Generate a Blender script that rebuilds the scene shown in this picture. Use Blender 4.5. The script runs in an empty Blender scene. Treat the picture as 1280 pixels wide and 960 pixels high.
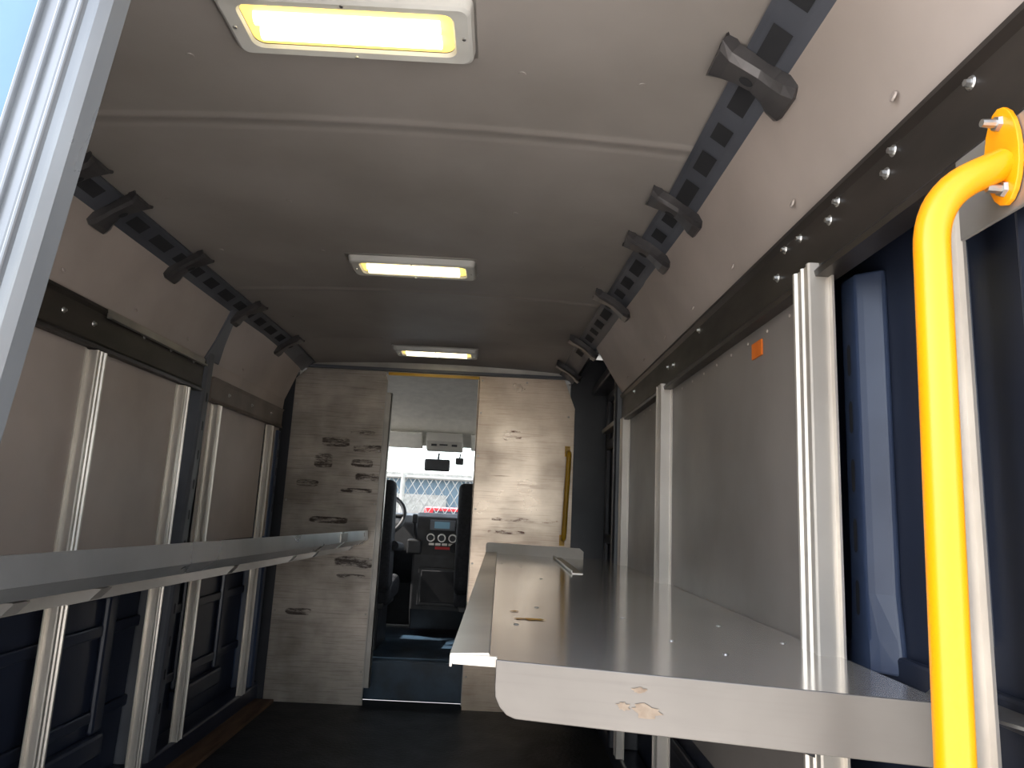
import bpy, bmesh, math, random
from mathutils import Vector, Matrix
random.seed(4)
S=bpy.context.scene
COL=S.collection
S.view_settings.view_transform='Standard'
# ------------------------------------------------------------ camera
F=Vector((-15,160,887)).normalized()
U=Vector((230,-4680,887)).normalized(); U=(U-F*U.dot(F)).normalized()
R=F.cross(-U).normalized()
if R.x<0: R=-R
cam=bpy.data.cameras.new('camera'); co=bpy.data.objects.new('camera',cam); COL.objects.link(co)
M=Matrix(((R.x,-R.y,-R.z,0.36),(F.x,-F.y,-F.z,0.0),(U.x,-U.y,-U.z,1.09),(0,0,0,1)))
co.matrix_world=M
cam.sensor_width=36; cam.lens=887/1280*36; cam.clip_start=0.02; cam.clip_end=500
S.camera=co

# ------------------------------------------------------------ materials
def lin(c):
    return tuple(((v/255)/12.92 if v/255<=0.04045 else ((v/255+0.055)/1.055)**2.4) for v in c)+(1,)
def nmat(name):
    m=bpy.data.materials.new(name); m.use_nodes=True
    nt=m.node_tree; b=nt.nodes['Principled BSDF']
    return m,nt,b
def mat(name,c1,c2=None,rough=.6,metal=0,scale=6,stretch=(1,1,1),rvar=.1,bump=0,bscale=40,detail=5):
    m,nt,b=nmat(name)
    c2=c2 or tuple(int(v*.85) for v in c1)
    tc=nt.nodes.new('ShaderNodeTexCoord'); mp=nt.nodes.new('ShaderNodeMapping')
    mp.inputs['Scale'].default_value=stretch
    nt.links.new(tc.outputs['Object'],mp.inputs['Vector'])
    n=nt.nodes.new('ShaderNodeTexNoise'); n.inputs['Scale'].default_value=scale; n.inputs['Detail'].default_value=detail
    nt.links.new(mp.outputs[0],n.inputs['Vector'])
    r=nt.nodes.new('ShaderNodeValToRGB'); r.color_ramp.elements[0].position=.35; r.color_ramp.elements[1].position=.68
    r.color_ramp.elements[0].color=lin(c1); r.color_ramp.elements[1].color=lin(c2)
    nt.links.new(n.outputs['Fac'],r.inputs[0]); nt.links.new(r.outputs[0],b.inputs['Base Color'])
    mr=nt.nodes.new('ShaderNodeMapRange'); mr.inputs['To Min'].default_value=max(0,rough-rvar); mr.inputs['To Max'].default_value=min(1,rough+rvar)
    nt.links.new(n.outputs['Fac'],mr.inputs['Value']); nt.links.new(mr.outputs[0],b.inputs['Roughness'])
    b.inputs['Metallic'].default_value=metal
    if bump:
        n2=nt.nodes.new('ShaderNodeTexNoise'); n2.inputs['Scale'].default_value=bscale
        nt.links.new(mp.outputs[0],n2.inputs['Vector'])
        bp=nt.nodes.new('ShaderNodeBump'); bp.inputs['Strength'].default_value=bump; bp.inputs['Distance'].default_value=.01
        nt.links.new(n2.outputs['Fac'],bp.inputs['Height']); nt.links.new(bp.outputs[0],b.inputs['Normal'])
    return m
def scuffed(name,base,base2,mark,thr=.62,rough=.38,metal=.8,sc=3,stretch=(1,1,4),extra=None,boost=.17,bscale=8,basescale=2.5,rvar=.12,soft=.05,scratch=0,bump=.04):
    """metal sheet with dark rubbed-in scuffs"""
    m=mat(name,base,base2,rough=rough,metal=metal,scale=basescale,rvar=rvar,bump=bump,bscale=bscale)
    nt=m.node_tree; b=nt.nodes['Principled BSDF']
    src=b.inputs['Base Color'].links[0].from_socket
    def mth(op,a,b_=None,clamp=False):
        q=nt.nodes.new('ShaderNodeMath'); q.operation=op; q.use_clamp=clamp
        for i,v in enumerate((a,b_)):
            if v is None: continue
            if isinstance(v,(int,float)): q.inputs[i].default_value=v
            else: nt.links.new(v,q.inputs[i])
        return q.outputs[0]
    tc=nt.nodes.new('ShaderNodeTexCoord'); mp=nt.nodes.new('ShaderNodeMapping'); mp.inputs['Scale'].default_value=stretch
    nt.links.new(tc.outputs['Object'],mp.inputs['Vector'])
    n=nt.nodes.new('ShaderNodeTexNoise'); n.inputs['Scale'].default_value=sc; n.inputs['Detail'].default_value=10; n.inputs['Roughness'].default_value=.8
    nt.links.new(mp.outputs[0],n.inputs['Vector'])
    r=nt.nodes.new('ShaderNodeValToRGB'); r.color_ramp.elements[0].position=thr; r.color_ramp.elements[1].position=thr+soft
    r.color_ramp.elements[0].color=(0,0,0,1); r.color_ramp.elements[1].color=(1,1,1,1)
    nt.links.new(n.outputs['Fac'],r.inputs[0])
    fac=r.outputs[0]
    if extra:   # regions of the sheet where the load has rubbed it
        sep=nt.nodes.new('ShaderNodeSeparateXYZ'); nt.links.new(tc.outputs['Object'],sep.inputs[0])
        tot=None
        for (ex,ez,rx,rz) in extra:
            dx=mth('MULTIPLY',mth('SUBTRACT',sep.outputs['X'],ex),1/rx)
            dz=mth('MULTIPLY',mth('SUBTRACT',sep.outputs['Z'],ez),1/rz)
            d=mth('ADD',mth('POWER',mth('ABSOLUTE',dx),4.0),mth('POWER',mth('ABSOLUTE',dz),4.0))
            w=mth('SUBTRACT',1,d,True)
            tot=w if tot is None else mth('MAXIMUM',tot,w)
        add=mth('ADD',n.outputs['Fac'],mth('MULTIPLY',mth('MINIMUM',mth('MULTIPLY',tot,2),1),boost))
        nt.links.new(add,r.inputs[0])
    if scratch: # fine long horizontal scratches
        for rot,sd in ((.05,3),(-.12,4.3)):
            mp3=nt.nodes.new('ShaderNodeMapping'); mp3.inputs['Scale'].default_value=(1.6,1.5,60); mp3.inputs['Rotation'].default_value=(0,rot,0)
            nt.links.new(tc.outputs['Object'],mp3.inputs['Vector'])
            n3=nt.nodes.new('ShaderNodeTexNoise'); n3.inputs['Scale'].default_value=sd; n3.inputs['Detail'].default_value=8
            nt.links.new(mp3.outputs[0],n3.inputs['Vector'])
            r3=nt.nodes.new('ShaderNodeValToRGB'); r3.color_ramp.elements[0].position=.55; r3.color_ramp.elements[1].position=.75
            r3.color_ramp.elements[0].color=(0,0,0,1); r3.color_ramp.elements[1].color=(scratch,)*3+(1,)
            nt.links.new(n3.outputs['Fac'],r3.inputs[0])
            fac=mth('MAXIMUM',fac,r3.outputs[0])
    mx=nt.nodes.new('ShaderNodeMixRGB'); nt.links.new(fac,mx.inputs[0]); nt.links.new(src,mx.inputs[1]); mx.inputs[2].default_value=lin(mark)
    nt.links.new(mx.outputs[0],b.inputs['Base Color'])
    s2=nt.nodes.new('ShaderNodeMath'); s2.operation='SUBTRACT'; s2.inputs[0].default_value=metal; s2.use_clamp=True
    nt.links.new(fac,s2.inputs[1]); nt.links.new(s2.outputs[0],b.inputs['Metallic'])
    return m
def emit(name,c,s):
    m,nt,b=nmat(name); b.inputs['Base Color'].default_value=lin(c); b.inputs['Emission Color'].default_value=lin(c); b.inputs['Emission Strength'].default_value=s
    return m

M_ceil=scuffed('ceiling_paint',(154,147,141),(140,133,127),(112,104,97),thr=.72,rough=.55,metal=0,sc=3,stretch=(1,1,1),soft=.3,bump=.03,bscale=3)
M_panel=scuffed('wall_board',(178,165,157),(160,148,140),(120,108,100),thr=.66,rough=.5,metal=0,sc=3,stretch=(1,1,1.5),soft=.35)
M_panel2=scuffed('wall_board_scuffed',(136,128,123),(118,111,107),(84,76,72),thr=.64,rough=.5,metal=0,sc=4,stretch=(1,1,5),soft=.25)
M_blue=mat('van_body_paint',(42,48,64),(33,38,52),rough=.35,scale=2)
M_blue2=mat('van_pillar_paint',(52,64,88),(42,52,74),rough=.4,scale=5)
M_dark=mat('dark_metal',(48,49,54),(36,37,42),rough=.4,scale=5)
M_track=mat('roof_bow_paint',(82,84,91),(64,66,73),rough=.45,scale=4)
M_brk=mat('bracket_metal',(90,87,87),(64,62,64),rough=.35,scale=9,metal=.4)
M_hole=mat('shadow_gap',(40,40,43),(28,29,32),rough=.8)
M_rail=mat('rail_black',(48,42,38),(34,30,27),rough=.4,scale=6,stretch=(1,1,3))
M_alu=scuffed('extruded_aluminium',(222,215,205),(192,184,174),(120,112,104),thr=.66,rough=.38,metal=.6,sc=9,stretch=(1,1,.25),soft=.3)
M_alud=mat('aluminium_dull',(175,170,164),(150,146,140),rough=.42,metal=.7,scale=6)
M_shelf=scuffed('shelf_aluminium',(244,239,232),(224,217,210),(170,158,148),thr=.74,rough=.13,metal=.74,sc=5,stretch=(1,1,1),rvar=.05,bscale=4,soft=.2,bump=.03)
M_shelfL=scuffed('shelf_aluminium_dull',(200,202,204),(168,169,170),(114,106,98),thr=.66,rough=.3,metal=.75,sc=5,stretch=(1,1,1),soft=.2)
M_partL=scuffed('bulkhead_sheet_scuffed',(184,174,164),(140,131,122),(58,44,36),thr=.66,rough=.38,metal=.65,sc=8,stretch=(1.2,1,6),basescale=5,
   extra=[(-.45,1.50,.08,.014),(-.41,1.41,.10,.026),(-.44,1.325,.07,.024),(-.40,1.245,.08,.028),(-.46,1.17,.10,.014),(-.60,1.44,.09,.03),(-.66,1.33,.06,.045),(-.44,.775,.12,.035),(-.6,1.0,.12,.02),(-.45,.70,.09,.012),(-.74,1.2,.07,.02),(-.6,.9,.15,.012),(-.72,.5,.08,.02)],boost=.225,scratch=.5,soft=.10)
M_partR=scuffed('bulkhead_sheet',(204,186,167),(170,153,136),(120,66,40),thr=.74,rough=.32,metal=.7,sc=7,stretch=(1,1,3),basescale=4.5,
   extra=[(.41,1.525,.06,.035),(.5,1.05,.22,.012),(.4,.98,.12,.012)],boost=.26,scratch=.35,soft=.08)
M_yel=mat('yellow_powder_coat',(243,154,7),(238,147,5),rough=.3,scale=3)
M_yel2=mat('yellow_trim',(206,158,30),(184,138,25),rough=.4)
M_steel=mat('bolt_steel',(200,198,194),(170,168,165),rough=.3,metal=.9)
M_floor=mat('rubber_floor',(28,30,36),(19,21,25),rough=.6,scale=8,bump=.2,bscale=60)
M_wood=mat('plywood_edge',(110,82,56),(78,56,40),rough=.7,scale=8,stretch=(3,.4,3))
M_white=mat('white_plastic',(200,198,192),(186,184,178),rough=.4)
M_head=mat('headliner',(208,204,193),(196,192,182),rough=.9,scale=20)
M_blackp=mat('black_plastic',(38,39,42),(29,30,32),rough=.5,scale=20)
M_seat=mat('seat_fabric',(34,36,42),(24,26,30),rough=.85,scale=60,bump=.2,bscale=120)
M_cabmat=mat('cab_floor_mat',(52,72,90),(28,38,48),rough=.35,scale=7)
M_rust=mat('tape_residue',(150,134,116),(118,98,80),rough=.7,scale=60)
M_orange=mat('orange_label',(232,120,28),(214,104,22),rough=.5,scale=20)
M_tape=mat('yellow_residue',(196,150,64),(166,122,52),rough=.7,scale=20)

# ------------------------------------------------------------ mesh helpers
def finish(bm,name,m,parent=None,smooth=False,bevel=0):
    me=bpy.data.meshes.new(name); bmesh.ops.recalc_face_normals(bm,faces=bm.faces); bm.to_mesh(me); bm.free()
    ob=bpy.data.objects.new(name,me); COL.objects.link(ob)
    ms=m if isinstance(m,(list,tuple)) else [m]
    for x in ms: me.materials.append(x)
    if smooth:
        for p in me.polygons: p.use_smooth=True
    if bevel:
        b=ob.modifiers.new('bevel','BEVEL'); b.width=bevel; b.segments=2; b.limit_method='ANGLE'; b.angle_limit=.7
    if parent is not None: ob.parent=parent
    return ob
def empty(name,loc=(0,0,0)):
    e=bpy.data.objects.new(name,None); e.empty_display_size=.1; COL.objects.link(e); return e
def addbox(bm,a,b,mi=0):
    x0,y0,z0=a; x1,y1,z1=b
    vs=[bm.verts.new(p) for p in ((x0,y0,z0),(x1,y0,z0),(x1,y1,z0),(x0,y1,z0),(x0,y0,z1),(x1,y0,z1),(x1,y1,z1),(x0,y1,z1))]
    for f in ((0,3,2,1),(4,5,6,7),(0,1,5,4),(1,2,6,5),(2,3,7,6),(3,0,4,7)):
        bm.faces.new([vs[i] for i in f]).material_index=mi
    return vs
def box(name,a,b,m,parent=None,bevel=0):
    bm=bmesh.new(); addbox(bm,a,b); return finish(bm,name,m,parent,bevel=bevel)
def boxes(name,lst,m,parent=None,bevel=0):
    bm=bmesh.new()
    for l in lst: addbox(bm,l[0],l[1],l[2] if len(l)>2 else 0)
    return finish(bm,name,m,parent,bevel=bevel)
def prism(bm,poly,fn,mi=0):
    a=[bm.verts.new(fn(u,v,0)) for u,v in poly]; b=[bm.verts.new(fn(u,v,1)) for u,v in poly]
    n=len(poly)
    bm.faces.new(a).material_index=mi; bm.faces.new(b[::-1]).material_index=mi
    for i in range(n):
        bm.faces.new((a[i],b[i],b[(i+1)%n],a[(i+1)%n])).material_index=mi
def sweep_y(name,secs,m,parent=None,bevel=0,closed=False):
    bm=bmesh.new(); rows=[[bm.verts.new((x,y,z)) for x,z in pr] for y,pr in secs]
    for a,b in zip(rows,rows[1:]):
        n=len(a)
        for i in range(n if closed else n-1):
            j=(i+1)%n; bm.faces.new((a[i],a[j],b[j],b[i]))
    if closed:
        bm.faces.new(rows[0]); bm.faces.new(rows[-1][::-1])
    return finish(bm,name,m,parent,bevel=bevel)
def tube(name,pts,r,m,parent=None,res=6,smooth=True):
    cu=bpy.data.curves.new(name,'CURVE'); cu.dimensions='3D'; cu.bevel_depth=r; cu.bevel_resolution=res; cu.use_fill_caps=True
    sp=cu.splines.new('POLY'); sp.points.add(len(pts)-1)
    for p,q in zip(sp.points,pts): p.co=(*q,1)
    ob=bpy.data.objects.new(name,cu); COL.objects.link(ob)
    dg=bpy.context.evaluated_depsgraph_get(); me=bpy.data.meshes.new_from_object(ob.evaluated_get(dg))
    bpy.data.objects.remove(ob); o2=bpy.data.objects.new(name,me); COL.objects.link(o2)
    me.materials.clear(); me.materials.append(m)
    for p in me.polygons: p.use_smooth=smooth
    if parent is not None: o2.parent=parent
    return o2
def round_path(pts,rad,n=8):
    out=[Vector(pts[0])]
    for i in range(1,len(pts)-1):
        p=Vector(pts[i]); a=(Vector(pts[i-1])-p).normalized(); b=(Vector(pts[i+1])-p).normalized()
        A=p+a*rad; B=p+b*rad
        for k in range(n+1):
            t=k/n; out.append(A*(1-t)**2+p*2*t*(1-t)+B*t*t)
    out.append(Vector(pts[-1])); return out
def disc(bm,c,axis,r,h,n=12,mi=0):
    q=Vector(axis).normalized().to_track_quat('Z','Y').to_matrix().to_4x4(); q.translation=Vector(c)+Vector(axis).normalized()*h/2
    g=bmesh.ops.create_cone(bm,cap_ends=True,segments=n,radius1=r,radius2=r*.85,depth=h,matrix=q)
    for v in g['verts']:
        for f in v.link_faces: f.material_index=mi

# ------------------------------------------------------------ profile of the cargo box
Y0,Y1=.55,4.12
def xR(y): # right roof-rail x
    return .80 if y<1.7 else .80-(y-1.7)/2.4*.09
def xL(y): return -.80
Ys=[Y0,1.0,1.7,2.3,2.9,3.5,Y1]
box('floor',(-.98,Y0,-.06),(.98,4.2,.03),M_floor)
cl=empty('ceiling')
bm=bmesh.new(); nx=16
ys=[]; y=Y0
while y<=Y1+.001:
    ys.append(round(y,4)); y+=.008
def zc(x,y):
    z=1.925+.03*(1-(x/.8)**2)
    for ry,w,h in ((1.5,.016,.0035),(1.535,.012,-.002),(2.78,.02,.004)):
        d=abs(y-ry)
        if d<w: z-=h*(1-(d/w)**2)
    if y>3.6: z-=(y-3.6)*.06
    return z
rows=[]
for y in ys:
    r=[]
    for i in range(nx+1):
        x=-.84+(.84+min(.84,xR(y)+.04))*i/nx; r.append(bm.verts.new((x,y,zc(x,y))))
    rows.append(r)
for a,b in zip(rows,rows[1:]):
    for i in range(nx): bm.faces.new((a[i],a[i+1],b[i+1],b[i]))
c=finish(bm,'ceiling_sheet',M_ceil,cl)
for p in c.data.polygons: p.use_smooth=True
bm=bmesh.new()
for y in (1.28,1.95,2.35,3.2,3.6):
    for x in (-.65,-.30,.36,.60):
        disc(bm,(x,y,zc(x,y)+.001),(0,0,-1),.009,.0025,12)
finish(bm,'ceiling_rivets',M_ceil,cl)
box('roof_skin',(-1.0,Y0,2.02),(1.0,4.25,2.06),M_blue,cl)
# ------------------------------------------------------------ side walls
def wall(side):
    s=side; nm='wall_right' if s>0 else 'wall_left'
    W=empty(nm)
    def bx(n,a,b,m,bev=0):
        a=(s*a[0],a[1],a[2]); b=(s*b[0],b[1],b[2])
        lo=tuple(min(p,q) for p,q in zip(a,b)); hi=tuple(max(p,q) for p,q in zip(a,b))
        return box(n,lo,hi,m,W,bev)
    bx('body_skin',(1.0,Y0,-.05),(1.03,4.25,2.06),M_blue)
    for z in (.32,.6,.86):
        bx('pressed_rib',(.985,.6,z),(1.0,4.1,z+.04),M_blue,.006)
    bx('sill',(.90,Y0,.03),(1.0,4.12,.12),M_blue,.01)
    xr=xR if s>0 else (lambda y:-xL(y))
    ye=3.25 if s>0 else 4.02
    secs=[]
    for y in [Y0,1.0,1.7,2.3,2.9,ye]:
        x=xr(y); dz=-.06*(y-3.6) if y>3.6 else 0
        secs.append((y,[(s*.905,1.60),(s*.90,1.66),(s*(x+.022),1.885+dz),(s*(x+.045),1.885+dz),(s*.93,1.66),(s*.93,1.60)]))
    sweep_y('upper_board',secs,M_panel,W,closed=True)
    secs=[]
    for y in Ys[:-1]+[4.06]:
        x=xr(y); dz=-.06*(y-3.6) if y>3.6 else 0
        secs.append((y,[(s*(x+.03),1.868+dz),(s*(x+.012),1.884+dz),(s*(x-.035),1.918+dz),(s*(x-.045),1.921+dz),(s*(x-.03),1.945+dz),(s*(x+.06),1.90+dz)]))
    sweep_y('roof_bow_track',secs,M_track,W,closed=True)
    bm=bmesh.new(); y=Y0+.1; i=0
    while y<3.95:
        L_=(.085,.06,.085,.11)[i%4]; i+=1
        x=xr(y); x2=xr(y+L_); dz=-.06*(y-3.6) if y>3.6 else 0
        n=Vector((-s*.59,0,-.81))*.002
        p=[(s*(x+.006),y,1.8884+dz),(s*(x-.026),y,1.9115+dz),(s*(x2-.026),y+L_,1.9115+dz),(s*(x2+.006),y+L_,1.8884+dz)]
        bm.faces.new([bm.verts.new(Vector(q)+n) for q in p])
        y+=L_+.055
    finish(bm,'track_slots',M_hole,W)
    return W
WR=wall(1); WL=wall(-1)
# pressed swages in the right recess behind the posts
bm=bmesh.new()
def swage(bm,y0,y1,z0,z1,x0=.988,x1=1.001,e=.012):
    o=[(y0,z0),(y1,z0),(y1,z1),(y0,z1)]; i=[(y0+e,z0+e),(y1-e,z0+e),(y1-e,z1-e),(y0+e,z1-e)]
    A_=[bm.verts.new((x1,u,v)) for u,v in o]; B_=[bm.verts.new((x0,u,v)) for u,v in i]
    bm.faces.new(B_)
    for k in range(4): j=(k+1)%4; bm.faces.new((A_[k],A_[j],B_[j],B_[k]))
swage(bm,.94,1.03,.95,1.51)
finish(bm,'pressed_swage',M_blue,WR)

# ------------------------------------------------------------ roof brackets (strap clips hanging off the roof bow)
def bracket(y,s,w=.06):
    xr=(xR(y) if s>0 else .80)
    dz=-.06*(y-3.6) if y>3.6 else 0
    bm=bmesh.new()
    prof=[(-.086,1.927),(-.090,1.914),(-.072,1.902),(-.046,1.890),(-.018,1.874),(.004,1.854),(.018,1.838),(.034,1.828),(.046,1.834)]
    half=[w*.80,w*.66,w*.46,w*.38,w*.36,w*.42,w*.55,w*.65,w*.5]
    rows=[]
    for (px,pz),h in zip(prof,half):
        rows.append([bm.verts.new((s*(xr+px),y-h,pz+dz+.008)),bm.verts.new((s*(xr+px),y-h*.7,pz+dz)),bm.verts.new((s*(xr+px),y+h*.7,pz+dz)),bm.verts.new((s*(xr+px),y+h,pz+dz+.008))])
    for a,b in zip(rows,rows[1:]):
        for i in range(3): bm.faces.new((a[i],a[i+1],b[i+1],b[i]))
    for e in (0,3):
        for a,b in zip(rows,rows[1:]):
            va,vb=a[e],b[e]
            q=[va,vb,bm.verts.new((vb.co.x+s*.014,vb.co.y,vb.co.z+.016)),bm.verts.new((va.co.x+s*.014,va.co.y,va.co.z+.016))]
            bm.faces.new(q)
    o=finish(bm,'roof_bracket',M_brk,None,smooth=False)
    so=o.modifiers.new('s','SOLIDIFY'); so.thickness=.004
    b2=bmesh.new()
    n=Vector((-s*.5,0,-.86))*.0062
    c=Vector((s*(xr-.032),y,1.8815+dz))
    t=Vector((s*.87,0,-.49)).normalized()
    pts=[]
    for k in range(12):
        a=2*math.pi*k/12; pts.append(b2.verts.new(c+n+Vector((0,1,0))*math.cos(a)*w*.13+t*math.sin(a)*.014))
    b2.faces.new(pts)
    finish(b2,'bracket_slot',M_hole,o)
    return o
for y in (1.16,1.74,2.04,2.60,3.32,3.85): bracket(y,1,.075 if y<1.5 else .07)
for y in (1.72,1.94,2.40,3.0,3.6): bracket(y,-1,.075)

# ------------------------------------------------------------ rails
def bolts(bm,s,x,ylist,z,mi=0,r=.0065):
    for y,dz in ylist: 
        disc(bm,(s*x,y,z+dz),(-s,0,0),r*1.4,.002,14,mi); disc(bm,(s*(x-.002),y,z+dz),(-s,0,0),r*.8,.006,6,mi)
e=empty('wall_rail')
sweep_y('rail_channel',[(y,[(.93,1.65),(.888,1.65),(.886,1.64),(.895,1.63),(.895,1.54),(.886,1.53),(.888,1.52),(.93,1.52)]) for y in (.62,3.22)],M_rail,e,closed=True)
bm=bmesh.new(); bolts(bm,1,.895,[(.76,.03),(.93,.035),(.95,.01),(1.10,.035),(1.13,.015),(1.25,.03),(1.32,.035),(1.36,-.01),(1.93,.03),(2.22,-.01),(2.3,.0),(2.9,.02)],1.59)
finish(bm,'bolts',M_steel,e)
e=empty('wall_rail')
sweep_y('rail_channel',[(y,[(-.93,1.65),(-.888,1.65),(-.886,1.64),(-.895,1.63),(-.895,1.54),(-.886,1.53),(-.888,1.52),(-.93,1.52)]) for y in (.62,2.9)],M_rail,e,closed=True)
boxes('angle_trim',[((-.888,2.15,1.628),(-.884,2.88,1.650)),((-.888,2.15,1.622),(-.872,2.88,1.628))],M_alud,e)
bm=bmesh.new(); bolts(bm,-1,.895,[(1.95,.0),(2.1,-.0),(2.4,.035),(2.6,.035),(2.8,.035)],1.59); finish(bm,'bolts',M_steel,e)
e=empty('wall_rail')
sweep_y('rail_channel',[(y,[(-.93,1.60),(-.888,1.60),(-.895,1.585),(-.895,1.51),(-.888,1.495),(-.93,1.495)]) for y in (3.0,4.0)],mat('rail_brown',(110,98,90),(90,80,72),rough=.45),e,closed=True)
bm=bmesh.new(); bolts(bm,-1,.895,[(3.2,0),(3.5,0),(3.8,0)],1.55); finish(bm,'bolts',M_steel,e)

# ------------------------------------------------------------ lower wall boards
def board(name,s,y0,y1,z0,z1,m,x=.915):
    bm=bmesh.new()
    lo=(min(s*x,s*(x+.008)),y0,z0); hi=(max(s*x,s*(x+.008)),y1,z1)
    addbox(bm,lo,hi)
    return finish(bm,name,m,WR if s>0 else WL,bevel=.002)
board('lower_board',1,1.27,2.37,.5,1.53,M_panel2)
board('lower_board',1,2.40,3.15,.5,1.53,M_panel2)
for a,b in ((.6,2.12),(2.17,2.80),(3.04,3.78),(3.84,4.03)): board('lower_board',-1,a,b,.90,1.52,M_panel)
bm=bmesh.new()
for y in [1.35+.12*i for i in range(15)]:
    disc(bm,(.914,y,1.50),(-1,0,0),.004,.002,8)
for y in (.9,1.25,1.6,1.95,2.3,2.65,3.0):
    disc(bm,(.883,y,1.69),(-1,0,.3),.008,.003,10)
finish(bm,'rivets',M_panel,WR)
bm=bmesh.new()
for y in (1.9,2.3,2.7,3.3,3.7):
    disc(bm,(-.883,y,1.69),(1,0,.3),.007,.003,10)
finish(bm,'rivets',M_panel,WL)
boxes('inspection_label',[((.911,1.50,1.455),(.9145,1.56,1.49))],M_orange,WR)

# ------------------------------------------------------------ posts (hat-section aluminium)
def post(s,y,z0,z1,w=.055,d=.035):
    X=.915; f=X-d
    h=w/2
    prof=[(X,y-h-.012),(X-.004,y-h-.012),(X-.004,y-h),(f,y-h),(f-.003,y-h+.003),(f-.003,y-h+.010),(f+.002,y-h+.013),(f+.002,y-.005),(f-.002,y-.002),(f-.002,y+.002),(f+.002,y+.005),(f+.002,y+h-.013),(f-.003,y+h-.010),(f-.003,y+h-.003),(f,y+h),(X-.004,y+h),(X-.004,y+h+.012),(X,y+h+.012)]
    bm=bmesh.new(); prism(bm,prof,lambda u,v,k:(s*u,v,z0 if k==0 else z1))
    return finish(bm,'wall_post',M_alu)
post(1,.845,.12,1.515,.03,.02)
post(1,1.21,.12,1.545,.07,.036)
post(1,2.37,.12,1.54,.07,.036); post(1,3.15,.12,1.53,.06,.03)
post(-1,2.15,.12,1.515,.055,.03); post(-1,2.76,.12,1.515,.055,.026); post(-1,3.1,.12,1.49,.05,.026); post(-1,3.83,.12,1.49,.05,.024)

# ------------------------------------------------------------ body pillars
def pillar(name,s,y,w,z0,z1,x0,x1,m,slots=(),lean=0,foot=0):
    bm=bmesh.new()
    prof=[(x1,-w/2-.02),(x1-.01,-w/2-.02),(x0+.01,-w/2),(x0,-w/2+.01),(x0,w/2-.01),(x0+.01,w/2),(x1-.01,w/2+.02),(x1,w/2+.02)]
    lv=[(z0,1+foot),(z0+.05,1+foot*.6),(z0+.12,1),(z1,1)] if foot else [(z0,1),(z1,1)]
    rows=[[bm.verts.new((s*u,y+v*q+lean*(z-z0)/(z1-z0),z)) for u,v in prof] for z,q in lv]
    for a,b in zip(rows,rows[1:]):
        for i in range(len(prof)): j=(i+1)%len(prof); bm.faces.new((a[i],a[j],b[j],b[i]))
    bm.faces.new(rows[0]); bm.faces.new(rows[-1][::-1])
    o=finish(bm,name,m,None,bevel=.004)
    b2=bmesh.new()
    for z,hh in slots:
        yy=y+lean*(z-z0)/(z1-z0)
        pts=[]
        for k in range(14):
            a=2*math.pi*k/14
            pts.append(b2.verts.new((s*(x0-.0015),yy+math.cos(a)*.006,z+math.copysign(hh,math.sin(a))+math.sin(a)*.008)))
        b2.faces.new(pts)
    if slots: finish(b2,'slots',M_hole,o)
    return o
pillar('body_pillar',1,1.205,.07,.87,1.53,.958,1.0,M_blue2,[(.98,.02),(1.08,.02),(1.18,.02),(1.28,.02),(1.38,.02)],lean=.0,foot=.25)
pillar('body_pillar',-1,2.86,.07,.12,1.72,.885,1.0,M_track,[(.3+.12*i,.012) for i in range(11)],lean=.09)
pillar('body_pillar',1,3.28,.05,.12,1.84,.87,1.0,M_dark,[])
pillar('body_pillar',-1,4.0,.06,.12,1.48,.90,1.0,M_blue2,[(1.05+.1*i,.014) for i in range(5)])
bm=bmesh.new()
prism(bm,[(2.90,1.66),(3.05,1.66),(3.02,1.74),(2.99,1.89),(2.93,1.89),(2.92,1.74)],lambda u,v,k:(-(.895-(v-1.66)*.36)-(.0 if k==0 else .02),u,v))
finish(bm,'pillar_gusset',M_track,None,bevel=.004)
pillar('body_pillar',1,.66,.13,.05,2.0,.90,1.0,M_blue,[])

bm=bmesh.new()
for y0,y1 in ((1.2,2.0),(2.25,2.65),(3.2,3.7)):
    addbox(bm,(-.999,y0,.2),(-.965,y1,.28)); addbox(bm,(-.999,y0,.74),(-.965,y1,.82)); addbox(bm,(-.999,y0,.28),(-.975,y0+.07,.74)); addbox(bm,(-.999,y1-.07,.28),(-.975,y1,.74))
finish(bm,'pressed_frame',M_blue,WL,bevel=.012)
box('trim_1',(-.90,Y0,.03),(-.80,4.06,.045),M_wood)

# ------------------------------------------------------------ right shelf
sh=empty('aluminium_shelf')
zS=.89
bm=bmesh.new()
T=.003
out=[(.365,1.03),(.895,.90),(.912,.90),(.912,3.45),(.30,3.62),(.30,1.05),(.365,1.05)]
prism(bm,out,lambda u,v,k:(u,v,zS-(T if k==0 else 0)))
finish(bm,'shelf_sheet',M_shelf,sh,bevel=.001)
M_lip=scuffed('shelf_lip_aluminium',(124,120,116),(102,98,94),(84,76,70),thr=.70,rough=.3,metal=.85,sc=5,stretch=(1,1,2),scratch=.15,soft=.2)
bm=bmesh.new()
A=Vector((.365,1.03,0)); B=Vector((.905,.898,0)); L=(B-A).length; d=(B-A)/L; nrm=Vector((d.y,-d.x,0))
poly=[(0,0),(L,0),(L,-.074),(.03,-.074),(.018,-.070),(.008,-.061),(.001,-.048),(0,-.035)]
prism(bm,poly,lambda u,v,k:tuple(A+d*u+Vector((0,0,zS+v))+nrm*(.0015-(T if k else 0))))
finish(bm,'front_lip',M_lip,sh,bevel=.0012)
bm=bmesh.new()
prism(bm,[(.30,zS),(.300,zS-.016),(.303,zS-.016),(.303,zS-.003)],lambda u,v,k:(u,1.05 if k==0 else 3.62,v))
prism(bm,[(.30,zS),(.365,zS),(.365,zS-.014),(.305,zS-.012),(.30,zS-.008)],lambda u,v,k:(u,1.048+(.003 if k else 0),v))
finish(bm,'side_hem',M_alu,sh)
bm=bmesh.new()
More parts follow.
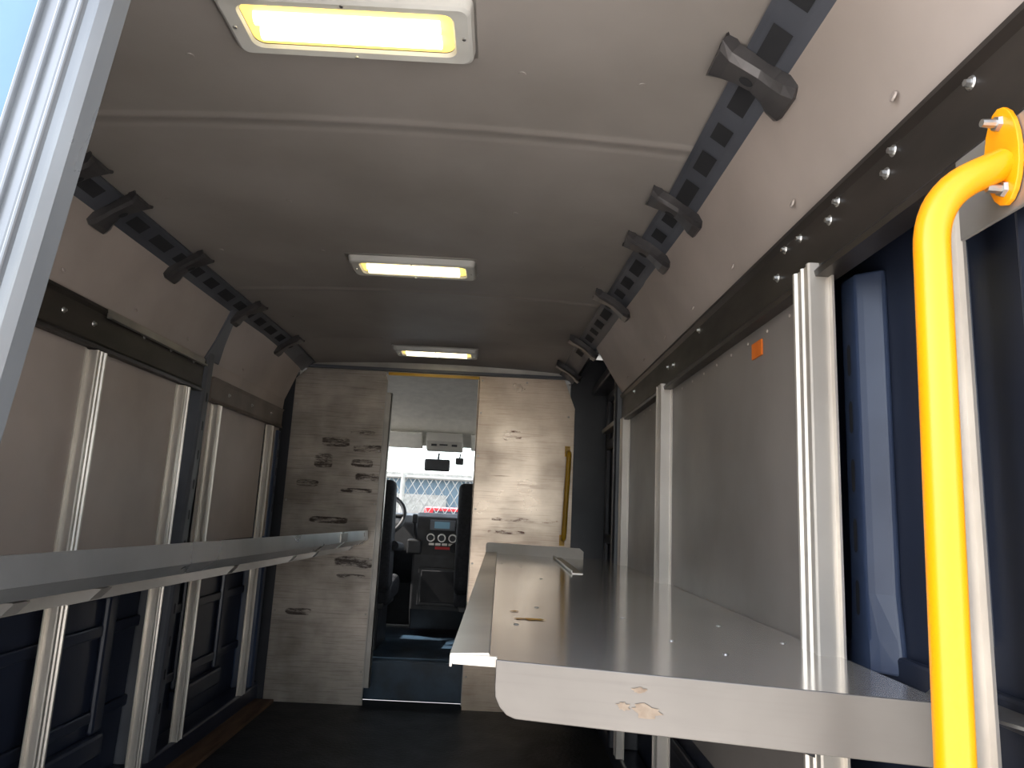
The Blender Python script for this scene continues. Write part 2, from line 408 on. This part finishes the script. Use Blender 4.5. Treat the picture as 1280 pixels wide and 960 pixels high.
A2=Vector((.30,3.62,0)); B2=Vector((.76,3.40,0)); L2=(B2-A2).length; d2=(B2-A2)/L2; n2=Vector((d2.y,-d2.x,0))
prism(bm,[(0,0),(L2,0),(L2,.035),(L2-.02,.05),(.01,.05),(0,.04)],lambda u,v,k:tuple(A2+d2*u+Vector((0,0,zS+v))+n2*(T if k else 0)))
finish(bm,'end_lip',mat('end_lip_aluminium',(230,225,218),(210,204,196),rough=.45,metal=.1),sh)
boxes('seam_angle',[((.62,2.55,zS),(.66,3.42,zS+.003)),((.62,2.55,zS),(.623,3.42,zS+.012))],M_alu,sh)
bm=bmesh.new(); prism(bm,[(.300,zS),(.300,zS+.0015),(.352,zS+.004),(.354,zS+.004),(.356,zS)],lambda u,v,k:(u,1.052 if k==0 else 3.60,v))
finish(bm,'side_return',M_alu,sh)
bm=bmesh.new()
for x,y in ((.45,1.6),(.5,2.3),(.62,1.5),(.66,1.25),(.45,2.75),(.8,1.45),(.86,1.28),(.40,1.35),(.38,2.9),(.72,1.15)):
    disc(bm,(x,y,zS),(0,0,1),.005,.0015,10)
finish(bm,'rivets',M_steel,sh)
bm=bmesh.new()
for y in (1.21,2.37,3.15):
    prism(bm,[(.912,zS-.004),(.50,zS-.004),(.50,zS-.03),(.88,zS-.16),(.912,zS-.16)],lambda u,v,k,y=y:(u,y+(.004 if k else -.004),v))
finish(bm,'support_arms',M_dark,sh)
bm=bmesh.new()
def patch(bm,fn,r1,r2,n=22):
    vs=[]
    for k in range(n):
        a=2*math.pi*k/n; q=random.uniform(.55,1.15); vs.append(bm.verts.new(fn(math.cos(a)*r1*q,math.sin(a)*r2*q)))
    bm.faces.new(vs)
for cu,cv,r1,r2 in ((.205,-.045,.024,.009),(.195,-.020,.010,.004),(.175,-.042,.010,.006)):
    patch(bm,lambda u,v:A+d*(cu+u)+Vector((0,0,zS+cv+v))+nrm*.0030,r1,r2)
finish(bm,'tape_residue',M_rust,sh)
bm=bmesh.new()
patch(bm,lambda u,v:Vector((.43+u,1.42+v,zS+.0012)),.03,.014)
patch(bm,lambda u,v:Vector((.40+u,1.52+v,zS+.0012)),.012,.010)
finish(bm,'tape_residue_top',M_tape,sh)
bm=bmesh.new(); prism(bm,[(.917,.90),(.945,.82),(.985,.76),(.998,.76),(.998,1.0),(.95,1.0),(.917,.96)],lambda u,v,k:(u,v,.882+(.004 if k else 0)))
finish(bm,'corner_plate',M_alud,None)

# ------------------------------------------------------------ left shelf
sl=empty('aluminium_shelf')
def lz(y): return 1.005-.0125*y
def lshelf(y0,y1):
    secs=[]
    for y in (y0,y1):
        t=lz(y); secs.append((y,[(-.372,t),(-.366,t),(-.361,t-.048),(-.395,t-.076),(-.90,t-.080),(-.90,t-.077),(-.398,t-.073),(-.367,t-.050)]))
    return sweep_y('shelf_tray',secs,M_shelfL,sl,closed=True)
lshelf(.75,3.38); lshelf(3.42,4.03)
bm=bmesh.new()
for y in (1.2,1.45,2.15,2.76,3.1,3.83):
    t=lz(y)-.080
    prism(bm,[(-.905,t),(-.40,t),(-.42,t-.022),(-.86,t-.13),(-.905,t-.13)],lambda u,v,k,y=y:(u,y+(.02 if k else -.02),v))
finish(bm,'support_arms',M_alud,sl)
boxes('joint_plate',[((-.3645,3.33,lz(3.4)-.044),(-.3585,3.47,lz(3.4)-.006))],M_alud,sl)

# ------------------------------------------------------------ bulkhead
YB=4.08
def sheet(name,outline,m,y=YB,t=.006):
    bm=bmesh.new(); prism(bm,outline,lambda u,v,k:(u,y+(t if k else 0),v)); return finish(bm,name,m,None,bevel=.001)
b1=sheet('bulkhead_panel',[(-.865,.03),(-.33,.03),(-.33,1.80),(-.345,1.865),(-.80,1.865),(-.865,1.80)],M_partL)
boxes('edge_flange',[((-.332,YB,.12),(-.300,YB+.004,1.74)),((-.305,YB,.12),(-.300,YB+.04,1.74)),((-.336,YB-.012,.05),(-.330,YB,1.80))],M_alud,b1)
b2_=sheet('bulkhead_panel',[(.205,.03),(.765,.03),(.765,1.70),(.70,1.865),(.195,1.865)],M_partR)
boxes('edge_flange',[((.20,YB,.05),(.205,YB+.04,1.86))],M_alud,b2_)
for o,xs in ((b1,(-.85,-.60,-.35)),(b2_,(.22,.48,.73))):
    bm=bmesh.new()
    for z in (.2,.5,.8,1.1,1.4,1.65):
        for x in (xs[0],xs[2]): disc(bm,(x,YB,z),(0,-1,0),.006,.003,8)
    for x in xs: disc(bm,(x,YB,1.84),(0,-1,0),.006,.003,8)
    finish(bm,'rivets',M_alud,o)
hd=empty('door_frame')
boxes('header',[((-.87,YB+.008,1.862),(.76,YB+.05,2.0))],M_alud,hd)
boxes('side_fill',[((-1.0,YB+.008,.03),(-.86,YB+.05,2.0)),((.74,YB+.01,.03),(1.0,YB+.05,2.0))],M_dark,hd)
boxes('door_trim',[((-.33,YB-.004,1.846),(.20,YB+.02,1.862))],M_yel2,hd)
boxes('dark_edge',[((-.80,YB-.02,1.868),(.72,YB,1.885))],M_track,hd)
gp=empty('grab_bar')
tube('bar',round_path([(.735,YB-.002,1.44),(.735,YB-.06,1.44),(.72,YB-.06,.96),(.72,YB-.002,.96)],.03),.014,M_yel2,gp)
boxes('feet',[((.715,YB-.006,1.42),(.745,YB-.001,1.48)),((.70,YB-.006,.92),(.73,YB-.001,.98))],M_yel2,gp)
sd=empty('sliding_door')
M_dark2=mat('door_paint',(72,72,78),(54,54,60),rough=.4,scale=5)
boxes('door_skin',[((.97,3.36,.13),(.99,4.06,1.80))],M_dark,sd)
boxes('door_frame_ribs',[((.945,3.36,.13),(.97,3.42,1.80)),((.945,4.0,.13),(.97,4.06,1.80)),((.945,3.36,1.74),(.97,4.06,1.80)),((.945,3.36,1.46),(.97,4.06,1.52)),((.945,3.36,.95),(.97,4.06,1.0)),((.945,3.68,1.0),(.97,3.73,1.46))],M_dark2,sd,.008)
boxes('door_window',[((.966,3.45,1.56),(.9705,3.98,1.72))],mat('dark_glass',(14,15,18),(10,11,12),rough=.1),sd)
boxes('door_header',[((.86,3.32,1.78),(.98,4.06,1.83))],M_dark2,sd,.008)
boxes('door_rail',[((.90,3.36,1.54),(.945,3.9,1.565))],M_alud,sd,.004)

# ------------------------------------------------------------ ceiling lights
M_em1=emit('lamp_tube_glow',(255,244,204),4.2)
M_em2=emit('lamp_reflector_glow',(255,222,122),1.1)
def lamp(x,y,w=.45,dp=.165):
    z=zc(x,y)-.001
    e=empty('ceiling_light')
    def rr(hw,hd,r,n=6):
        pts=[]
        for cx,cy,a0 in ((hw-r,hd-r,0),(-hw+r,hd-r,90),(-hw+r,-hd+r,180),(hw-r,-hd+r,270)):
            for k in range(n+1):
                a=math.radians(a0+90*k/n); pts.append((cx+r*math.cos(a),cy+r*math.sin(a)))
        return pts
    rings=[(rr(w/2,dp/2,.018),0),(rr(w/2-.004,dp/2-.004,.018),-.022),(rr(w/2-.010,dp/2-.010,.016),-.026),(rr(w/2-.034,dp/2-.024,.02),-.024),(rr(w/2-.038,dp/2-.028,.02),-.018)]
    bm=bmesh.new(); rows=[[bm.verts.new((x+a,y+b,z+dz)) for a,b in p] for p,dz in rings]
    for A_,B_ in zip(rows,rows[1:]):
        n=len(A_)
        for i in range(n): bm.faces.new((A_[i],A_[(i+1)%n],B_[(i+1)%n],B_[i]))
    finish(bm,'lamp_frame',M_white,e)
    bm=bmesh.new(); bm.faces.new([bm.verts.new((x+a,y+b,z-.016)) for a,b in rr(w/2-.038,dp/2-.028,.02)]); finish(bm,'lamp_reflector',M_em2,e)
    for k in (-1,1):
        tube('lamp_tube',[(x-w/2+.06,y+k*.020,z-.018),(x+w/2-.06,y+k*.020,z-.018)],.014,M_em1,e,4)
    boxes('mount_plate',[((x-w/2-.012,y-dp/2-.012,z-.003),(x+w/2+.004,y+dp/2+.004,z+.001))],M_alud,e)
    bm=bmesh.new()
    for a,b in ((-w/2+.018,0),(w/2-.018,0),(0,-dp/2+.013),(0,dp/2-.013)): disc(bm,(x+a,y+b,z-.025),(0,0,-1),.004,.003,8)
    finish(bm,'screws',M_steel,e)
lamp(.045,1.155); lamp(.005,2.455); lamp(-.03,3.80)

# ------------------------------------------------------------ yellow grab handle
gh=empty('grab_handle')
X0=.781; YH=.69
tube('handle_tube',round_path([(.874,YH,1.478),(X0+.012,YH,1.438),(X0,YH,.60),(.885,YH,.58)],.058,10),.0172,M_yel,gh,8)
def flange(zc_,h=.055):
    bm=bmesh.new(); pts=[]
    for k in range(20):
        a=2*math.pi*k/20; pts.append((YH+math.cos(a)*.026,zc_+math.sin(a)*h))
    prism(bm,pts,lambda u,v,k:(.872+(.006 if k else 0),u,v)); finish(bm,'flange',M_yel,gh,bevel=.001)
    bm=bmesh.new()
    for q in (-1,1):
        disc(bm,(.872,YH,zc_+q*h*.68),(-1,0,0),.009,.004,6); disc(bm,(.868,YH,zc_+q*h*.68),(-1,0,0),.005,.014,10)
    finish(bm,'bolts',M_steel,gh)
flange(1.487); flange(.58)
boxes('backing_plate',[((.879,.60,1.425),(.884,.775,1.525))],M_alud,gh,.002)

# ------------------------------------------------------------ rear door leaf (part open)
rd=empty('rear_door')
bm=bmesh.new()
def rdx(z): return -.068+.115*(z-1.17)
prof=[(-.062,-.012),(-.054,-.020),(-.020,-.022),(-.006,-.016),(0,-.004),(0,.018),(-.008,.028),(-.062,.028)]
prism(bm,prof,lambda u,v,k:(rdx(.35 if k==0 else 1.9)+u,.60+v,.35 if k==0 else 1.9))
for q in (-.030,-.048,-.012):
    prism(bm,[(q-.004,-.026),(q,-.026),(q,-.015),(q-.004,-.015)],lambda u,v,k:(rdx(.35 if k==0 else 1.9)+u,.60+v,.35 if k==0 else 1.9))
finish(bm,'edge_frame',mat('door_edge_metal',(138,141,144),(112,115,119),rough=.3,metal=.5,scale=6,stretch=(1,1,.4)),rd,bevel=.002)
mg=mat('sky_painted_glass',(72,112,164),(64,104,158),rough=.03)  # opaque pane: the sky showing in the glass is painted as its blue colour
b=mg.node_tree.nodes['Principled BSDF']; b.inputs['Coat Weight'].default_value=1
bm=bmesh.new(); prism(bm,[(-.9,1.15),(rdx(1.15)-.06,1.15),(rdx(1.86)-.06,1.86),(-.9,1.86)],lambda u,v,k:(u,.60+(.006 if k else 0),v)); finish(bm,'window_glass',mg,rd)
bm=bmesh.new(); prism(bm,[(-.9,.35),(rdx(.35)-.06,.35),(rdx(1.15)-.06,1.15),(-.9,1.15)],lambda u,v,k:(u,.59+(.03 if k else 0),v)); finish(bm,'lower_skin',M_blue,rd)
boxes('top_rail',[((-.9,.59,1.86),(-.05,.62,1.90))],M_blue,rd)

# ------------------------------------------------------------ cab
box('cab_floor',(-.98,4.2,.03),(.98,5.5,.24),M_cabmat,None,.01)
cs=empty('cab_shell')
boxes('side_lower',[((-1.0,4.26,.25),(-.985,5.9,1.1)),((.985,4.26,.25),(1.0,5.9,1.1))],M_blackp,cs)
boxes('side_posts',[((-1.0,4.26,1.1),(-.985,4.6,1.95)),((.985,4.26,1.1),(1.0,4.6,1.95))],M_head,cs)
bm=bmesh.new()
for s in (-1,1):
    prism(bm,[(5.25,1.60),(5.38,1.60),(6.15,1.02),(6.02,1.02)],lambda u,v,k,s=s:(s*(.91+(.06 if k else 0)),u,v))
finish(bm,'a_pillars',M_head,cs)
hx=[(4.13,1.90),(4.4,1.90),(4.8,1.84),(5.1,1.73),(5.28,1.61),(5.36,1.55),(5.38,1.57),(5.3,1.66),(5.1,1.78),(4.8,1.89),(4.4,1.95),(4.13,1.95)]
bm=bmesh.new(); prism(bm,hx,lambda u,v,k:(-.98 if k==0 else .98,u,v)); finish(bm,'cab_headliner',M_head,cs,bevel=.004)
for xa,xb in ((-.66,-.24),(.12,.55)):
    hv=empty('sun_visor')
    bm=bmesh.new(); prism(bm,[(5.17,1.63),(5.19,1.64),(5.335,1.54),(5.32,1.525)],lambda u,v,k:(xa if k==0 else xb,u,v)); finish(bm,'visor_pad',M_head,hv,bevel=.006)
bm=bmesh.new(); prism(bm,[(5.20,1.645),(5.21,1.58),(5.27,1.515),(5.33,1.51),(5.34,1.56)],lambda u,v,k:(-.21 if k==0 else .06,u,v)); finish(bm,'overhead_console',mat('console_plastic',(170,166,156),(158,154,146),rough=.6),cs,bevel=.01)
boxes('reading_lamps',[((-.17,5.228,1.545),(-.13,5.238,1.57)),((-.02,5.228,1.545),(.02,5.238,1.57)),((-.11,5.228,1.55),(-.05,5.238,1.567))],M_blackp,cs)
mr=empty('rearview_mirror')
boxes('mirror_head',[((-.22,5.30,1.365),(-.03,5.33,1.455))],M_blackp,mr,.012)
tube('mirror_stem',[(-.12,5.32,1.45),(-.12,5.36,1.50)],.008,M_blackp,mr)
dc=empty('dash_camera')
boxes('camera_body',[((.01,5.29,1.42),(.07,5.33,1.47))],M_blackp,dc,.008); tube('camera_stem',[(.04,5.32,1.465),(.04,5.36,1.50)],.006,M_blackp,dc)
ws=empty('window_1')
mgl,nt,b=nmat('windshield_glass'); b.inputs['Base Color'].default_value=(.95,1,1,1); b.inputs['Transmission Weight'].default_value=1; b.inputs['Roughness'].default_value=0; b.inputs['IOR'].default_value=1.05
bm=bmesh.new(); prism(bm,[(5.41,1.60),(5.414,1.60),(6.170,1.06),(6.166,1.06)],lambda u,v,k:(-.90 if k==0 else .90,u,v)); finish(bm,'windshield_glass',mgl,ws)
db=empty('dashboard')
bm=bmesh.new()
prism(bm,[(5.08,.72),(5.02,.80),(5.06,.98),(5.14,1.035),(5.4,1.05),(6.2,1.03),(6.2,.25),(5.40,.25),(5.30,.55),(5.14,.66)],lambda u,v,k:(-.95 if k==0 else .95,u,v))
finish(bm,'dash_body',M_blackp,db,bevel=.015)
boxes('wiper_cowl',[((-.95,6.2,.9),(.95,6.5,1.0))],M_blackp,db,.02)
bm=bmesh.new()
prism(bm,[(4.98,.42),(4.96,.78),(5.02,1.03),(5.10,1.06),(5.4,1.06),(5.4,.28),(5.05,.28)],lambda u,v,k:(-.22 if k==0 else .16,u,v)); finish(bm,'center_stack',M_blackp,db,bevel=.015)
mS=emit('radio_screen',(80,110,125),.5)
boxes('radio',[((-.115,4.985,.945),(.055,5.03,1.015)),((-.085,4.982,.958),(.02,4.99,1.004),1)],[mat('radio_grey',(90,94,100),(70,74,80),rough=.4),mS],db,.003)
bm=bmesh.new()
for x in (-.105,-.03,.045):
    disc(bm,(x,4.985,.895),(0,-1,0),.030,.012,20,0); disc(bm,(x,4.975,.895),(0,-1,0),.022,.02,20,1)
finish(bm,'climate_knobs',[M_steel,M_blackp],db)
bm=bmesh.new()
for i in range(4): addbox(bm,(-.115+.045*i,4.965,.845),(-.08+.045*i,4.98,.86))
finish(bm,'switches',M_alud,db)
boxes('red_tag',[((-.07,4.955,.82),(.05,4.962,.838))],mat('red_tag',(200,40,40)),db)
tube('gear_lever',[(-.20,5.0,.86),(-.21,4.94,.93),(-.215,4.93,1.0)],.012,M_blackp,db)
boxes('gear_boot',[((-.26,4.94,.78),(-.16,5.02,.88)),((-.235,4.915,.985),(-.195,4.95,1.05))],M_blackp,db,.012)
boxes('storage_pocket',[((-.17,4.945,.45),(.12,4.965,.70)),((-.15,4.94,.47),(.10,4.95,.68),1)],[M_blackp,M_hole],db,.006)
sw=empty('steering_wheel')
ctr=Vector((-.47,4.86,1.03)); ax=Vector((0,-.75,.66)); e1=Vector((1,0,0)); e2=ax.cross(e1).normalized()
ring=[ctr+e1*math.cos(a)*.19+e2*math.sin(a)*.19 for a in [2*math.pi*k/36 for k in range(37)]]
tube('rim',ring,.015,M_blackp,sw)
for a in (0,math.pi,-math.pi/2): tube('spoke',[ctr,ctr+e1*math.cos(a)*.185+e2*math.sin(a)*.185],.014,M_blackp,sw)
bm=bmesh.new(); disc(bm,ctr-ax.normalized()*.02,ax,.06,.05,20); finish(bm,'hub',M_blackp,sw)
tube('column',[ctr,ctr-ax.normalized()*.3],.03,M_blackp,sw)
def seat(nm,x,yaw=0):
    e=empty(nm)
    def blk(n,prof,w,m):
        bm=bmesh.new(); prism(bm,prof,lambda u,v,k:(-w/2 if k==0 else w/2,u,v)); o=finish(bm,n,m,e); 
        b=o.modifiers.new('b','BEVEL'); b.width=.035; b.segments=4
        return o
    blk('cushion',[(-.05,.62),(.38,.66),(.42,.60),(.38,.52),(-.05,.50)],.48,M_seat)
    blk('backrest',[(-.06,.58),(.08,.60),(.02,1.02),(-.04,1.25),(-.16,1.25),(-.17,1.0),(-.14,.62)],.48,M_seat)
    blk('headrest',[(-.16,1.28),(-.05,1.28),(-.06,1.46),(-.15,1.46)],.24,M_seat)
    boxes('posts',[((-.08,-.115,1.23),(-.065,-.10,1.30)),((.065,-.115,1.23),(.08,-.10,1.30))],M_steel,e)
    boxes('pedestal',[((-.18,-.02,.24),(.18,.34,.50)),((-.21,-.06,.48),(.21,.38,.52))],M_blackp,e,.01)
    tube('armrest',[(-.25 if x>0 else .25,-.08,.86),(-.25 if x>0 else .25,.20,.84)],.028,M_seat,e)
    e.location=(x,4.48,0); e.rotation_euler=(0,0,yaw); return e
seat('driver_seat',-.52); seat('passenger_seat',.345)

# ------------------------------------------------------------ outdoors
box('ground',(-60,-40,-.62),(60,3,-.60),mat('pale_bounce_yard',(206,202,196),(188,184,178),rough=.9,scale=.6))  # unseen ground behind the van, made paler than ahead to bounce light inside
box('ground',(-60,3,-.62),(60,90,-.60),mat('asphalt',(104,104,104),(88,88,90),rough=.9,scale=.8))
fe=empty('chain_link_fence')
cu=bpy.data.curves.new('fence_mesh','CURVE'); cu.dimensions='3D'; cu.bevel_depth=.006; cu.bevel_resolution=0
YF=11.0; zb,zt=-.6,1.55; H=zt-zb; x=-6
while x<4:
    for sgn in (1,-1):
        sp=cu.splines.new('POLY'); sp.points.add(1)
        sp.points[0].co=(x if sgn>0 else x+H*.6,YF,zb,1); sp.points[1].co=(x+H*.6 if sgn>0 else x,YF,zt,1)
    x+=.13
o=bpy.data.objects.new('fence_mesh',cu); COL.objects.link(o); o.data.materials.append(M_alud); o.parent=fe
for x in (-5.4,-3.0,-1.15,1.5,3.9): tube('fence_post',[(x,YF,-.6),(x,YF,1.6)],.035,M_alud,fe)
tube('top_rail',[(-6,YF,1.55),(5.4,YF,1.55)],.025,M_alud,fe)
tr=empty('pickup_truck')
mred=mat('red_car_paint',(150,16,20),(140,13,16),rough=.25); mgd=mat('car_glass',(30,36,42),(24,28,34),rough=.08)
bm=bmesh.new()
prism(bm,[(-2.6,.35),(-2.6,1.0),(-1.0,1.02),(-.9,1.08),(-.55,1.72),(.6,1.76),(1.2,1.1),(2.5,1.0),(2.65,.8),(2.65,.35)],lambda u,v,k:(u,-.95 if k==0 else .95,v)); finish(bm,'truck_body',mred,tr,bevel=.06)
bm=bmesh.new()
prism(bm,[(-.72,1.12),(-.48,1.62),(.02,1.64),(.02,1.12)],lambda u,v,k:(u,-.965 if k==0 else .965,v)); prism(bm,[(.08,1.12),(.08,1.64),(.56,1.65),(1.02,1.12)],lambda u,v,k:(u,-.965 if k==0 else .965,v))
prism(bm,[(-.75,-.75),(.75,-.75),(.66,.75),(-.66,.75)],lambda u,v,k:(-.72+(v*.2)-(.05 if k else 0),u,1.38+v*.33)); finish(bm,'windows',mgd,tr)
for wx in (-1.7,1.7):
    for wy in (-.98,.78):
        bm=bmesh.new(); disc(bm,(wx,wy,.38),(0,1,0),.38,.2,28,0); disc(bm,(wx,wy-.01 if wy<0 else wy+.02,.38),(0,1,0),.2,.2,16,1); finish(bm,'wheel',[M_blackp,M_steel],tr)
boxes('bumper',[((2.6,-.9,.35),(2.75,.9,.6)),((-2.75,-.9,.4),(-2.6,.9,.6))],M_steel,tr,.03)
tr.location=(-1.2,24,-.6); tr.rotation_euler=(0,0,math.radians(96))
wh=empty('warehouse')
boxes('walls',[((-16,38,-.6),(-1.6,50,2.6))],mat('pale_cladding',(112,128,138),(96,112,124),rough=.7,stretch=(4,1,.2)),wh)
boxes('roof',[((-16.4,37.6,2.6),(-1.2,50.4,2.9))],M_alud,wh); boxes('roller_doors',[((-12,37.9,-.6),(-8,38,1.8)),((-6,37.9,-.6),(-2.5,38,1.8))],M_alud,wh)
mleaf=mat('foliage',(84,98,70),(58,74,48),rough=.9,scale=3)
def tree(x,y,h):
    e=empty('tree'); tube('trunk',[(x,y,-.6),(x+.1,y,h*.5)],.15,M_wood,e)
    bm=bmesh.new()
    for k in range(46):
        a=random.uniform(0,6.28); rr=random.uniform(0,1)*h*.30; q=Matrix.Translation((x+math.cos(a)*rr,y+math.sin(a)*rr,h*random.uniform(.4,.95)))
        bmesh.ops.create_icosphere(bm,subdivisions=2,radius=h*random.uniform(.05,.11),matrix=q)
    for v in bm.verts: v.co+=Vector([random.uniform(-.14,.14) for _ in range(3)])
    finish(bm,'crown',mleaf,e)
tree(.2,34,3.8); tree(4.5,33,5); tree(-12,34,4.5)

# ------------------------------------------------------------ light
w=bpy.data.worlds.new('world'); S.world=w; w.use_nodes=True
nt=w.node_tree; bg=nt.nodes['Background']
sk=nt.nodes.new('ShaderNodeTexSky'); sk.sky_type='NISHITA'; sk.sun_disc=False; sk.sun_elevation=math.radians(50); sk.sun_rotation=math.radians(-85); sk.altitude=50; sk.dust_density=1.5
hs=nt.nodes.new('ShaderNodeHueSaturation'); hs.inputs['Saturation'].default_value=.40
nt.links.new(sk.outputs[0],hs.inputs['Color'])
nt.links.new(hs.outputs[0],bg.inputs['Color']); bg.inputs['Strength'].default_value=.86
sun=bpy.data.lights.new('sun','SUN'); sun.energy=13; sun.angle=.01; sun.color=(1,.94,.86)
so=bpy.data.objects.new('sun',sun); COL.objects.link(so)
dirv=Vector((-.85,-.03,1.0)).normalized()   # towards the sun
so.rotation_euler=dirv.to_track_quat('Z','Y').to_euler()
